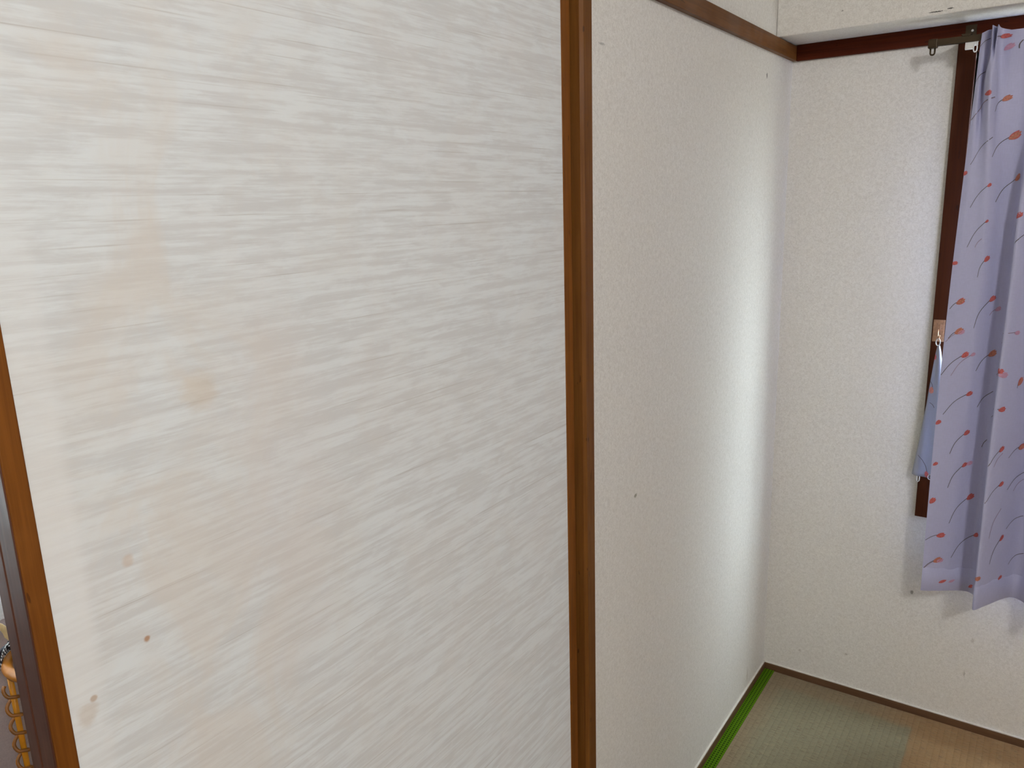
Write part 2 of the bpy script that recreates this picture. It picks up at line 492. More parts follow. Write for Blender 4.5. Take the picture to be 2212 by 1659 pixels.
# the next room, seen past the open door edge
NX = -1.46
struct(boxes('wall_next_room_far', [((NX - 0.1, RY, -0.05), (NX, -2.50, RZ)), ((NX - 0.1, -1.20, -0.05), (NX, 0.12, RZ)), ((NX - 0.1, -2.50, -0.05), (NX, -1.20, 0.62)), ((NX - 0.1, -2.50, 1.80), (NX, -1.20, RZ))], 'wall_mauve'),
       'mauve grey wall of the next room behind the umbrella stand')
struct(boxes('wall_next_room_side', [((NX, 0.0, -0.05), (-0.10, 0.1, RZ))], 'wall_mauve'), 'mauve grey side wall of the next room')
struct(boxes('wall_next_room_front', [((NX, RY - 0.08, -0.05), (-0.10, RY, RZ))], 'wall_mauve'), 'mauve grey front wall of the next room')
struct(boxes('floor_next_room', [((NX, RY, -0.05), (-0.10, 0.0, 0.0))], 'sub'), 'brown board floor of the next room')

# ------------------------------------------------------------------ wooden rails, posts, trims
struct(box('trim_1', (0.0, POST_R, 1.759), (0.012, -0.0005, 1.794), 'rail_side', bevel=0.0012), 'brown wooden picture rail along the wall beside the sliding door')
struct(box('trim_2', (0.012, -0.012, 1.758), (RX, 0.0, 1.7965), 'rail_back', bevel=0.0012), 'dark red brown wooden rail under the beam over the window')
tb = struct(box('trim_3', (0.0, POST_R + 0.0, -0.045), (0.0065, -0.0065, 0.0195), 'trim_y', bevel=0.001), 'brown floor trim along the wall beside the sliding door')
tc = struct(box('trim_4', (0.0, -0.0065, -0.045), (RX, 0.0, 0.0195), 'trim_x', bevel=0.001), 'brown floor trim under the window wall')
box('caulk_line', (0.0, POST_R, 0.0195), (0.0045, 0.0, 0.0225), 'caulk', tb, 0.0003)
box('caulk_line', (0.0, -0.0045, 0.0195), (RX, 0.0, 0.0225), 'caulk', tc, 0.0004)

# door post: dark inner jamb face, chamfer and paler front
PL = -1.1215                              # camera-side (left) face of the post
post = empty('trim_5', (0, PL, 0))
struct(post, 'brown wooden door post between the sliding door and the wall')
prism('post_front', [(0.000, PL + 0.0004), (0.005, PL + 0.0004), (0.0100, PL + 0.0050), (0.0100, POST_R), (0.000, POST_R)], -0.05, RZ, 'post', post).location = (0, -PL, 0)
prism('post_side', [(-0.11, PL), (0.0040, PL), (0.0040, PL + 0.006), (-0.001, PL + 0.0065), (-0.11, POST_R)], -0.05, RZ, 'post', post).location = (0, -PL, 0)
struct(box('trim_6', (-0.11, -2.98, -0.05), (0.010, -2.93, RZ), 'post', bevel=0.004), 'brown wooden door post at the far side of the doorway')
lint = struct(box('trim_7', (-0.11, -2.93, 1.765), (0.010, PL, 1.80), 'rail_side', bevel=0.002), 'brown grooved lintel over the sliding doors')
struct(box('trim_8', (-0.11, -2.93, -0.05), (0.008, PL, 0.0), 'trim_y', bevel=0.001), 'brown wooden door sill with sliding tracks')


def fusuma(name, x_face, y0, y1, thick, label, edge_mat='stile_edge'):
    d = empty(name, (x_face - thick / 2, (y0 + y1) / 2, 0.0))
    tag(d, label, 'door', 'sliding paper doors', 'structure')
    off = -Vector(d.location)
    sw, sr = 0.0175, 0.0238
    z0, z1 = 0.002, 1.763
    parts = [('paper_panel', (x_face - thick + 0.002, y0 + sw - 0.002, z0 + 0.02), (x_face - 0.0012, y1 - sr + 0.002, z1 - 0.02), 'paper', 0.0),
             ('top_rail', (x_face - thick, y0 + sw, z1 - 0.03), (x_face, y1 - sr, z1), 'stile', 0.001),
             ('bottom_rail', (x_face - thick, y0 + sw, z0), (x_face, y1 - sr, z0 + 0.03), 'stile', 0.001)]
    for nm, lo, hi, mt, bv in parts:
        box(nm, lo, hi, mt, d, bv).location = off
    for a, b in ((y0 + 0.001, y0 + sw), (y1 - sr, y1)):
        s = box('stile', (x_face - thick, a, z0), (x_face, b, z1), 'stile', d, 0.0012)
        s.location = off
    e = box('stile_edge', (x_face - thick, y0, z0), (x_face - 0.0015, y0 + 0.004, z1), edge_mat, d, 0.0008)
    e.location = off
    return d


fusuma('door_1', -0.005, -1.9683, -1.1312, 0.026, 'cream streaked paper sliding door with peach stains and brown wooden stiles')
fusuma('door_2', -0.0315, -1.9685, -1.1312, 0.0195, 'second sliding door tucked behind the stained paper door, only its brown edge showing')

# ------------------------------------------------------------------ tatami
def tatami_mesh():
    me = box_me('tatami_surface', (0, -1.745, -0.05), (0.880, 0, 0.0), 0.002)
    return me


mat_proto = None
MATS = {(0, 1): 'evenly sun browned tatami mat under the middle of the window', (0, 2): 'evenly sun browned tatami mat between the window and the wall opposite the sliding door',
        (1, 0): 'evenly sun browned tatami mat along the sill of the open doorway', (1, 1): 'evenly sun browned tatami mat in the middle of the wall facing the window',
        (1, 2): 'evenly sun browned tatami mat in the corner diagonally opposite the unfaded patch'}
for j in range(2):
    for i in range(3):
        loc = (0.0075 + i * 0.8815, -0.0075 - j * 1.748, 0)
        if mat_proto is None:
            r = empty('tatami_mat', loc)
            tag(r, 'tatami mat in the room corner with a greenish unfaded patch and green cloth border', 'tatami mat', 'tatami mats')
            link('rush_surface', tatami_mesh(), 'tatami', r)
            for x0 in (0.0, 0.852):
                box('cloth_border', (x0 - 0.0005, -1.7455, -0.03), (x0 + 0.0285, 0.0005, 0.0014), 'heri', r, 0.0006)
            mat_proto = r
        else:
            r = mat_proto.copy(); C.objects.link(r); r.location = loc
            r['label'] = MATS[(j, i)]
            for ch in list(mat_proto.children):
                c2 = ch.copy(); C.objects.link(c2); c2.parent = r

# ------------------------------------------------------------------ window
win = empty('window_1', ((WX0 + WX1) / 2, 0, WZ0))
struct(win, 'sliding aluminium window in a dark brown wooden casing behind the curtain')
wo = -Vector(win.location)


def wpart(name, lo, hi, mat, bevel=0.0015, parent=None):
    ob = box(name, lo, hi, mat, parent or win, bevel)
    ob.location = wo if parent is None else (0, 0, 0)
    return ob


wpart('casing_board', (0.379, -0.018, 0.587), (WX0, 0.06, 1.758), 'casing')
wpart('casing_board', (WX1, -0.018, 0.587), (WX1 + 0.038, 0.06, 1.758), 'casing')
wpart('casing_board', (WX0, -0.018, 0.587), (WX1, 0.06, WZ0), 'casing_x')
wpart('casing_board', (WX0, -0.0165, WZ1 - 0.012), (WX1, 0.06, 1.758), 'casing_x')
ym = 0.085
mid = (WX0 + WX1) / 2
for (a, b, yy) in ((WX0, mid + 0.02, ym), (mid - 0.02, WX1, ym + 0.022)):
    for lo, hi in (((a, yy - 0.012, WZ0), (a + 0.105, yy + 0.01, WZ1 - 0.012)), ((b - 0.032, yy - 0.012, WZ0), (b, yy + 0.01, WZ1 - 0.012)),  # unseen left stile made extra wide to block steep daylight past the curtain
                   ((a + 0.032, yy - 0.012, WZ0), (b - 0.032, yy + 0.01, WZ0 + 0.045)), ((a + 0.032, yy - 0.012, WZ1 - 0.05), (b - 0.032, yy + 0.01, WZ1 - 0.012))):
        wpart('sash_frame', lo, hi, 'alu', 0.001)
    wpart('pane', (a + 0.03, yy - 0.003, WZ0 + 0.043), (b - 0.03, yy + 0.001, WZ1 - 0.048), 'glass', 0.0)

# ------------------------------------------------------------------ curtain rail
rail = empty('curtain_rail', (0.327, -0.012, 1.75))
tag(rail, 'brown metal curtain rail with looped end cap below the beam', 'curtain rail')
ro = -Vector(rail.location)
RYc = -0.09


def rpart(ob):
    ob.location = ro
    return ob


def rail_me():
    # C-section opening downwards
    p = [(-0.0075, 0.0), (-0.0075, 0.0135), (0.0075, 0.0135), (0.0075, 0.0), (0.003, 0.0), (0.003, 0.0016), (0.0059, 0.0016), (0.0059, 0.0119), (-0.0059, 0.0119), (-0.0059, 0.0016), (-0.003, 0.0016), (-0.003, 0.0)]
    x0, x1 = 0.340, 2.19
    vs = [(x, RYc + a, 1.7415 + b) for x in (x0, x1) for a, b in p]
    n = len(p)
    fs = [(i, (i + 1) % n, n + (i + 1) % n, n + i) for i in range(n)] + [tuple(range(n)), tuple(range(n, 2 * n))[::-1]]
    me = bpy.data.meshes.new('rail_channel'); me.from_pydata(vs, [], fs)
    bm = bmesh.new(); bm.from_mesh(me); bmesh.ops.recalc_face_normals(bm, faces=bm.faces[:]); bm.to_mesh(me); bm.free()
    return me


rpart(link('rail_channel', rail_me(), 'rail_metal', rail))
for (a, b) in ((0.327, 0.346), (2.184, 2.203)):
    cp = rpart(box('end_cap', (a, RYc - 0.0095, 1.7375), (b, RYc + 0.0095, 1.7565), 'rail_metal', rail, 0.002))
    xm = (a + b) / 2
    loop = [(xm - 0.0045, RYc, 1.739), (xm - 0.0045, RYc, 1.728)] + [(xm - 0.0045 * math.cos(q), RYc, 1.728 - 0.0045 * math.sin(q)) for q in [PI * k / 8 for k in range(1, 8)]] + [(xm + 0.0045, RYc, 1.728), (xm + 0.0045, RYc, 1.739)]
    tube('end_loop', loop, 0.0019, 'rail_metal', cp, 8)
for bx in (0.402, 1.26, 2.12):
    br = rpart(boxes('bracket', [((bx - 0.011, -0.0145, 1.757), (bx + 0.011, -0.012, 1.790)), ((bx - 0.010, RYc - 0.004, 1.7575), (bx + 0.010, -0.012, 1.7600)),
                                 ((bx - 0.008, RYc - 0.0095, 1.7545), (bx + 0.008, RYc + 0.0095, 1.7578))], 'rail_metal', rail))
    scw = bpy.data.meshes.new('screw'); bm = bmesh.new()
    bmesh.ops.create_cone(bm, cap_ends=True, segments=14, radius1=0.0035, radius2=0.0026, depth=0.0022, matrix=Matrix.Translation((bx + 0.003, -0.0155, 1.777)) @ Matrix.Rotation(PI / 2, 4, 'X'))
    bm.to_mesh(scw); bm.free()
    link('screw', scw, 'steel', br)


def runner(x, with_block):
    r = empty('curtain_runner', (x, RYc, 1.7415))
    tag(r, 'white plastic runner with an oval ring hanging from the curtain rail', 'curtain runner', 'curtain rail runners')
    o2 = -Vector(r.location)
    if with_block:
        box('slide_block', (x - 0.0205, RYc - 0.0045, 1.7265), (x - 0.0035, RYc + 0.0045, 1.7412), 'white_plastic', r, 0.0006).location = o2
    box('glider', (x - 0.004, RYc - 0.0035, 1.733), (x + 0.004, RYc + 0.0035, 1.7455), 'white_plastic', r, 0.001).location = o2
    ring = []
    for k in range(20):
        q = 2 * PI * k / 20
        ring.append((x + 0.0036 * math.cos(q), RYc - 0.006, 1.7275 + 0.0085 * math.sin(q)))
    tube('ring', ring, 0.0013, 'white_plastic', r, 8, True).location = o2
    return r


runner(0.4215, True)

# ------------------------------------------------------------------ curtain
# plan-view control points (x, y) of the cloth at several heights, read left edge -> right
ROWS = [
    (1.764, [(.433, -.108), (.444, -.111), (.4515, -.1035), (.4545, -.146), (.4600, -.106), (.4655, -.146), (.4690, -.1035), (.492, -.106), (.520, -.106), (.552, -.104), (.585, -.104), (.620, -.106), (.650, -.108)]),
    (1.708, [(.431, -.108), (.440, -.112), (.4520, -.1035), (.4555, -.140), (.4600, -.134), (.4645, -.140), (.4685, -.1035), (.492, -.103), (.520, -.103), (.552, -.103), (.585, -.104), (.620, -.104), (.650, -.108)]),
    (1.660, [(.430, -.108), (.438, -.113), (.4450, -.099), (.449, -.122), (.4600, -.143), (.470, -.126), (.474, -.102), (.494, -.099), (.518, -.092), (.546, -.098), (.578, -.112), (.612, -.100), (.645, -.090)]),
    (1.480, [(.425, -.108), (.437, -.113), (.447, -.110), (.457, -.112), (.4660, -.118), (.474, -.117), (.484, -.108), (.500, -.094), (.519, -.088), (.536, -.098), (.545, -.136), (.580, -.110), (.630, -.080)]),
    (1.200, [(.419, -.112), (.433, -.114), (.446, -.111), (.458, -.108), (.4690, -.107), (.480, -.105), (.492, -.096), (.506, -.082), (.522, -.078), (.537, -.098), (.540, -.152), (.574, -.118), (.622, -.066)]),
    (0.830, [(.417, -.120), (.432, -.117), (.446, -.112), (.459, -.106), (.4710, -.100), (.482, -.093), (.494, -.083), (.508, -.074), (.524, -.074), (.537, -.100), (.537, -.160), (.568, -.124), (.614, -.056)]),
    (0.430, [(.420, -.123), (.433, -.118), (.446, -.110), (.459, -.102), (.4710, -.094), (.483, -.086), (.495, -.078), (.510, -.071), (.526, -.073), (.540, -.100), (.5395, -.166), (.564, -.125), (.609, -.049)]),
]
TAIL = [(.645, -.070), (.672, -.150), (.690, -.158), (.712, -.080), (.745, -.055), (.775, -.110), (.788, -.160), (.808, -.150), (.835, -.070), (.872, -.056), (.900, -.120), (.912, -.162), (.935, -.140),
        (.962, -.064), (1.0, -.060), (1.025, -.120), (1.040, -.160), (1.06, -.150), (1.09, -.07), (1.13, -.058), (1.155, -.12), (1.17, -.16), (1.19, -.15), (1.22, -.075), (1.262, -.08)]
SHALLOW = [1.0 if z < 0.9 else 0.85 if z < 1.3 else 0.6 if z < 1.5 else 0.25 if z < 1.69 else 0.1 for z, _ in ROWS]


def catmull(pts, t):
    n = len(pts)
    i = min(int(t), n - 2); f = t - i
    p0 = pts[max(i - 1, 0)]; p1 = pts[i]; p2 = pts[i + 1]; p3 = pts[min(i + 2, n - 1)]
    return 0.5 * ((2 * p1) + (p2 - p0) * f + (2 * p0 - 5 * p1 + 4 * p2 - p3) * f * f + (3 * p1 - p0 - 3 * p2 + p3) * f ** 3)


GRID = []
SUB = 5
for (z, pts), sh in zip(ROWS, SHALLOW):
    full = [Vector((x, y, 0)) for x, y in pts] + [Vector((x, -0.104 + (y + 0.104) * sh, 0)) for x, y in TAIL]
    row = [catmull(full, k / SUB) for k in range((len(full) - 1) * SUB + 1)]
    GRID.append((z, row))
NCOL = len(GRID[0][1])
TOPZ, BOTZ = 1.764, 0.430
ZS = [TOPZ - (TOPZ - BOTZ) * k / 150 for k in range(151)]


def cloth_pt(col, z):
    """col float column, z height -> point"""
    i0 = min(int(col), NCOL - 2); f = col - i0
    zz = [g[0] for g in GRID]
    k = 0
    while k < len(zz) - 2 and z < zz[k + 1]:
        k += 1
    g = (zz[k] - z) / (zz[k] - zz[k + 1])
    g = min(max(g, 0.0), 1.0)

    def at(kk):
        kk = min(max(kk, 0), len(zz) - 1)
        r = GRID[kk][1]
        return r[i0].lerp(r[i0 + 1], f)
    # monotone-ish hermite in height
    pk, pk1 = at(k), at(k + 1)
    d = zz[k] - zz[k + 1]
    m0 = (at(k + 1) - at(k - 1)) / ((zz[max(k - 1, 0)] - zz[k + 1]) or 1) * d
    m1 = (at(k + 2) - at(k)) / ((zz[k] - zz[min(k + 2, len(zz) - 1)]) or 1) * d
    h = (2 * g ** 3 - 3 * g * g + 1) * pk + (g ** 3 - 2 * g * g + g) * m0 + (-2 * g ** 3 + 3 * g * g) * pk1 + (g ** 3 - g * g) * m1
    zo = z
    if z > 1.73:                              # scalloped heading: dips between the pleats
        w = (z - 1.73) / (TOPZ - 1.73)
        zo = z - w * (0.010 * min(abs(h.x - 0.460) / 0.028, 1.0) if h.x < 0.53 else 0.010 + 0.004 * math.sin((h.x - 0.53) * 50))
    return Vector((h.x, h.y, zo))


# arc length along the hem gives the cloth's own u coordinate
ARC = [0.0]
for k in range(1, NCOL):
    ARC.append(ARC[-1] + (GRID[-1][1][k] - GRID[-1][1][k - 1]).length)


def u_to_col(u):
    if u <= 0: return 0.0
    lo, hi = 0, NCOL - 1
    while hi - lo > 1:
        m = (lo + hi) // 2
        if ARC[m] <= u: lo = m
        else: hi = m
    return min(lo + (u - ARC[lo]) / (ARC[hi] - ARC[lo]), NCOL - 1)


def on_cloth(u, z, lift=0.0005):
    c = u_to_col(u)
    p = cloth_pt(c, z)
    e = 0.15
    a = cloth_pt(min(c + e, NCOL - 1), z) - cloth_pt(max(c - e, 0), z)
    b = cloth_pt(c, min(z + 0.004, TOPZ)) - cloth_pt(c, max(z - 0.004, BOTZ))
    n = a.cross(b)
    if n.length < 1e-12: return p
    n.normalize()
    return p + n * lift


def curtain_mesh():
    vs, fs, uvs = [], [], []
    T = 0.0012
    nr = len(ZS)
    for z in ZS:
        for c in range(NCOL):
            vs.append(cloth_pt(c, z)); uvs.append((ARC[c], z))
    for r in range(nr - 1):
        for c in range(NCOL - 1):
            a = r * NCOL + c
            fs.append((a, a + NCOL, a + NCOL + 1, a + 1))
    me = bpy.data.meshes.new('curtain_cloth')
    me.from_pydata([tuple(v) for v in vs], [], fs)
    uv = me.uv_layers.new(name='UVMap')
    for lp in me.loops:
        uv.data[lp.index].uv = uvs[lp.vertex_index]
    for p in me.polygons: p.use_smooth = True
    return me


def hem_strip():
    # turned-up hem: a slightly proud layer whose stitched top edge puckers
    vs, fs = [], []
    n = NCOL * 1
    for c in range(n):
        u = ARC[c]
        top = 0.492 + 0.0022 * math.sin(u * 70) + 0.0015 * math.sin(u * 163)
        for z, l in ((top, 0.0001), (top - 0.001, 0.0012), (0.46, 0.0011), (0.4315, 0.0009), (0.4300, 0.0001)):
            vs.append(on_cloth(u, z, l))
    for c in range(n - 1):
        for k in range(4):
            fs.append((c * 5 + k, c * 5 + k + 1, c * 5 + 5 + k + 1, c * 5 + 5 + k))
    me = bpy.data.meshes.new('hem'); me.from_pydata([tuple(v) for v in vs], [], fs)
    uv = me.uv_layers.new(name='UVMap')
    for lp in me.loops:
        co = me.vertices[lp.vertex_index].co
        uv.data[lp.index].uv = (ARC[lp.vertex_index // 5], co.z)
    for p in me.polygons: p.use_smooth = True
    return me


class Print:
    def __init__(self, fn):
        self.v, self.f, self.m, self.fn = [], [], [], fn

    def poly_strip(self, pts, widths, mat, lift):
        base = len(self.v)
        n = len(pts)
        for i, (u, z) in enumerate(pts):
            a = pts[max(i - 1, 0)]; b = pts[min(i + 1, n - 1)]
            du, dz = b[0] - a[0], b[1] - a[1]
            L = math.hypot(du, dz) or 1
            w = widths[i] / 2
            self.v.append(self.fn(u - dz / L * w, z + du / L * w, lift)); self.v.append(self.fn(u + dz / L * w, z - du / L * w, lift))
        for i in range(n - 1):
            k = base + 2 * i
            self.f.append((k, k + 1, k + 3, k + 2)); self.m.append(mat)

    def flower(self, bud, end, kind, size=1.0):
        """bud and stem end in cloth coordinates; kind: coral / orange / pink / stem / faint"""
        bu, bz = bud; eu, ez = end
        du, dz = bu - eu, bz - ez
        L = math.hypot(du, dz) or 1e-4
        tx, tz = du / L, dz / L
        nx, nz = -tz, tx
        bow = 0.10 * L
        pts = []
        for k in range(11):
            s = k / 10
            off = bow * 4 * s * (1 - s) * (0.6 + 0.4 * math.sin(3.2 * s))
            pts.append((eu + du * s + nx * off, ez + dz * s + nz * off))
        stem_mat = {'pink': 4, 'faint': 4}.get(kind, 3)
        if L > 0.006:
            self.poly_strip(pts, [0.0012 + 0.0004 * (k / 10) for k in range(11)], stem_mat, 0.0006)
        if kind in ('stem', 'faint'):
            return
        mat = {'coral': 0, 'orange': 1, 'pink': 2}[kind]
        # bud points up along the end of the stem: three overlapping petals
        ang0 = math.atan2(pts[-1][1] - pts[-3][1], pts[-1][0] - pts[-3][0])
        ln = 0.021 * size
        for q, (da, wd, ll) in enumerate(((0.30, 0.0075, 0.92), (-0.30, 0.0075, 0.90), (0.0, 0.0085, 1.0))):
            a = ang0 + da * 0.75
            cx, cz = math.cos(a), math.sin(a)
            pp, ww = [], []
            for k in range(7):
                s = k / 6
                pp.append((bu - tx * ln * 0.45 + cx * ln * ll * s, bz - tz * ln * 0.45 + cz * ln * ll * s))
                ww.append(max(0.0006, wd * size * math.sin(PI * min(0.06 + s * 0.94, 0.985)) ** 0.75))
            self.poly_strip(pp, ww, mat if q != 2 else (1 if kind == 'coral' and size > 1.05 else mat), 0.0008 + 0.0002 * q)

    def mesh(self, name):
        me = bpy.data.meshes.new(name)
        me.from_pydata([tuple(p) for p in self.v], [], self.f)
        for k in ('coral', 'orange', 'pinkp', 'stem', 'stem_faint'):
            me.materials.append(M[k])
        for p, mi in zip(me.polygons, self.m):
            p.material_index = mi; p.use_smooth = True
        return me


# printed tulips in cloth coordinates: (bud u, bud z, stem end u, stem end z, kind, size)
FLOWERS = [
    (0.0245, 1.1713, 0.0045, 1.1513, 'coral', 1.1), (0.1006, 1.1761, 0.0658, 1.1075, 'coral', 0.85), (0.1156, 1.1528, 0.0994, 1.1365, 'pink', 0.8),
    (0.0276, 1.1012, 0.0076, 1.0812, 'orange', 1.1), (0.0337, 1.0992, 0.003, 1.0727, 'pink', 0.9), (0.249, 1.1088, 0.1398, 1.0738, 'pink', 0.8),
    (0.0485, 1.0447, 0.001, 0.992, 'coral', 1), (0.0688, 1.0455, 0.0211, 0.992, 'pink', 0.65), (0.1127, 1.0473, 0.0806, 1.0042, 'orange', 1.1),
    (0.2151, 1.0232, 0.1326, 0.9975, 'coral', 1), (0.2264, 1.0145, 0.1337, 0.9943, 'pink', 1.1), (0.2801, 0.9928, 0.2748, 0.9771, 'coral', 1.1),
    (0.069, 0.9502, 0.0126, 0.8959, 'coral', 0.85), (0.127, 0.9562, 0.0925, 0.9142, 'stem', 1), (0.234, 0.9331, 0.1301, 0.8934, 'coral', 1),
    (0.0718, 0.852, 0.0366, 0.797, 'coral', 0.85), (0.1238, 0.8355, 0.112, 0.8139, 'stem', 1), (0.2484, 0.8348, 0.2184, 0.7948, 'coral', 0.9),
    (0.2562, 0.8236, 0.2314, 0.7925, 'faint', 1), (0.3222, 0.8318, 0.2784, 0.8083, 'coral', 1.15), (0.0747, 0.7695, 0.04, 0.7093, 'coral', 0.75),
    (0.0863, 0.7734, 0.0776, 0.7649, 'pink', 0.8), (0.2629, 0.7472, 0.2196, 0.7041, 'coral', 0.85), (0.3465, 0.7625, 0.2901, 0.7268, 'stem', 1),
    (0.3483, 0.7446, 0.316, 0.7193, 'faint', 1), (0.0036, 0.876, 0.001, 0.8699, 'coral', 0.7), (0.006, 0.7705, 0.0038, 0.7667, 'coral', 0.6),
    (0.0062, 0.6746, 0.0051, 0.6711, 'coral', 0.9), (0.0959, 0.6856, 0.052, 0.6149, 'coral', 1.05), (0.2921, 0.6038, 0.2588, 0.5417, 'coral', 0.9),
    (0.2767, 0.6827, 0.2448, 0.6118, 'faint', 1), (0.3612, 0.6493, 0.3079, 0.6231, 'stem', 1), (0.3738, 0.553, 0.3357, 0.5232, 'stem', 1),
    (0.3856, 0.4712, 0.3483, 0.4341, 'stem', 1), (0.0337, 0.5852, 0.0009, 0.5681, 'coral', 1.05), (0.1201, 0.5886, 0.0662, 0.5219, 'coral', 0.85),
    (0.0313, 0.5173, 0.0011, 0.4905, 'orange', 1.1), (0.0371, 0.5162, 0.0038, 0.4932, 'pink', 0.9), (0.0491, 0.4585, 0.0126, 0.4334, 'coral', 0.95),
    (0.0721, 0.4586, 0.0399, 0.4334, 'pink', 0.8), (0.2202, 0.514, 0.1327, 0.4677, 'orange', 0.9), (0.12, 0.4498, 0.1134, 0.4399, 'coral', 0.8),
    (0.3078, 0.4953, 0.2893, 0.4777, 'coral', 0.8), (0.0998, 1.6167, 0.0751, 1.5878, 'orange', 0.85), (0.0546, 1.627, 0.0488, 1.6255, 'coral', 0.7),
    (0.072, 1.618, 0.001, 1.5739, 'stem', 1), (0.1161, 1.5384, 0.0776, 1.4924, 'coral', 1.25), (0.075, 1.5345, 0.0128, 1.4779, 'stem', 1),
    (0.0007, 1.4603, -0.0193, 1.4403, 'coral', 0.7), (0.1335, 1.448, 0.0924, 1.3943, 'orange', 1.05), (0.0746, 1.4328, 0.0247, 1.3833, 'coral', 0.6),
    (0.2144, 1.3666, 0.1844, 1.3266, 'coral', 0.9), (0.0751, 1.3532, 0.028, 1.2947, 'coral', 0.45), (0.0661, 1.3139, 0.0484, 1.294, 'faint', 1),
    (0.0805, 1.2686, 0.0633, 1.2264, 'coral', 0.8), (0.003, 1.2593, 0.0006, 1.258, 'coral', 0.7), (0.2333, 1.3244, 0.216, 1.3043, 'stem', 1),
    (0.0931, 1.7481, 0.0576, 1.7184, 'coral', 0.9), (0.0991, 1.7213, 0.0962, 1.7157, 'pink', 0.8), (0.0244, 1.7439, 0.001, 1.7271, 'stem', 1),
    (0.1158, 1.732, 0.1123, 1.7151, 'stem', 1), (0.0312, 1.6763, 0.0009, 1.6542, 'stem', 1), (0.0547, 1.6282, 0.0517, 1.6261, 'coral', 0.7),
    (0.0719, 1.6171, 0.0031, 1.5748, 'faint', 1),
]
#FLOWERS_END
PRINTS = []


def print_tulip(bud, end, kd, sz, fn=on_cloth, store=None):
    p = Print(fn)
    p.flower(bud, end, kd, sz)
    (PRINTS if store is None else store).append(p.mesh('tulip_print'))


for bu, bz, eu, ez, kd, sz in FLOWERS:
    print_tulip((bu, bz), (eu, ez), kd, sz)
rnd = random.Random(3)
UMAX = ARC[-1]
u0 = 0.44
col_i = 0
while u0 < min(UMAX, 0.95):                   # the print goes on over the next folds
    z = 0.47 + (0.06 if col_i % 2 else 0.0)
    while z < 1.70:
        bu = u0 + rnd.uniform(-0.015, 0.015); bz = z + rnd.uniform(-0.015, 0.015)
        print_tulip((bu, bz), (max(bu - rnd.uniform(0.03, 0.05), 0.40), bz - rnd.uniform(0.04, 0.06)), rnd.choice(['coral', 'coral', 'orange', 'pink']), rnd.uniform(0.85, 1.1))
        z += 0.115
    u0 += 0.075; col_i += 1

cur = empty('curtain', (0.42, -0.10, 0.43))
tag(cur, 'lavender pleated curtain printed with coral tulips, hanging beside the dark window casing', 'curtain')
co = -Vector(cur.location)
cl = link('cloth', curtain_mesh(), 'curtain', cur); cl.location = co
hm = link('hem', hem_strip(), 'curtain', cl)
fps = [link('tulip_print', m_, None, cl) for m_ in PRINTS]
# the matching half further along the window
c2 = cur.copy(); C.objects.link(c2); c2.location = (0.42 + 0.845, -0.10, 0.43)
c2['label'] = 'matching lavender tulip curtain covering the other half of the window'
for o_ in (cl,):
    k1 = o_.copy(); C.objects.link(k1); k1.parent = c2
    for ch in [hm] + fps:
        k2 = ch.copy(); C.objects.link(k2); k2.parent = k1

# ------------------------------------------------------------------ tieback and its hook
hk = empty('tieback_hook', (0.394, -0.018, 1.082))
tag(hk, 'small copper coloured hook plate screwed to the dark window casing', 'hook')
ho = -Vector(hk.location)
pl = box('plate', (0.382, -0.0215, 1.056), (0.4075, -0.018, 1.111), 'brass', hk, 0.001); pl.location = ho
rec = [(0.3905, -0.0222, 1.074), (0.3905, -0.0222, 1.101), (0.3985, -0.0222, 1.101), (0.3985, -0.0222, 1.074)]
tube('slot_rim', rec, 0.0008, 'brass', hk, 6, True).location = ho
tube('hook_arm', [(0.3945, -0.021, 1.088), (0.3945, -0.030, 1.086), (0.396, -0.042, 1.076), (0.398, -0.050, 1.068), (0.400, -0.054, 1.071), (0.401, -0.055, 1.078)], 0.0018, 'brass', hk, 8).location = ho

tbk = empty('curtain_tieback', (0.395, -0.05, 0.70))
tag(tbk, 'silvery lavender fabric tieback hanging from the hook beside the curtain', 'tieback')
to = -Vector(tbk.location)
TB = [(1.052, .3985, .4045, -.052), (1.035, .3960, .4080, -.048), (1.000, .3925, .4130, -.044), (0.950, .3885, .4175, -.041), (0.900, .3850, .4200, -.038), (0.850, .3800, .4215, -.036), (0.800, .3755, .4220, -.035), (0.750, .3700, .4190, -.035), (0.7075, .3655, .4150, -.036)]


def tb_pt(s, z, lift=0.0):
    k = 0
    while k < len(TB) - 2 and z < TB[k + 1][0]: k += 1
    a, b = TB[k], TB[k + 1]
    g = (a[0] - z) / (a[0] - b[0])
    l, r, y = (a[i] + (b[i] - a[i]) * g for i in (1, 2, 3))
    bulge = 0.007 * math.sin(PI * s) * (1 - 0.5 * abs(z - 0.9) / 0.2) + 0.003 * math.sin(7 * s + z * 9)
    return Vector((l + (r - l) * s, y - bulge - lift - 0.004 * s, z - 0.004 * s * (1 if z < 0.75 else 0)))


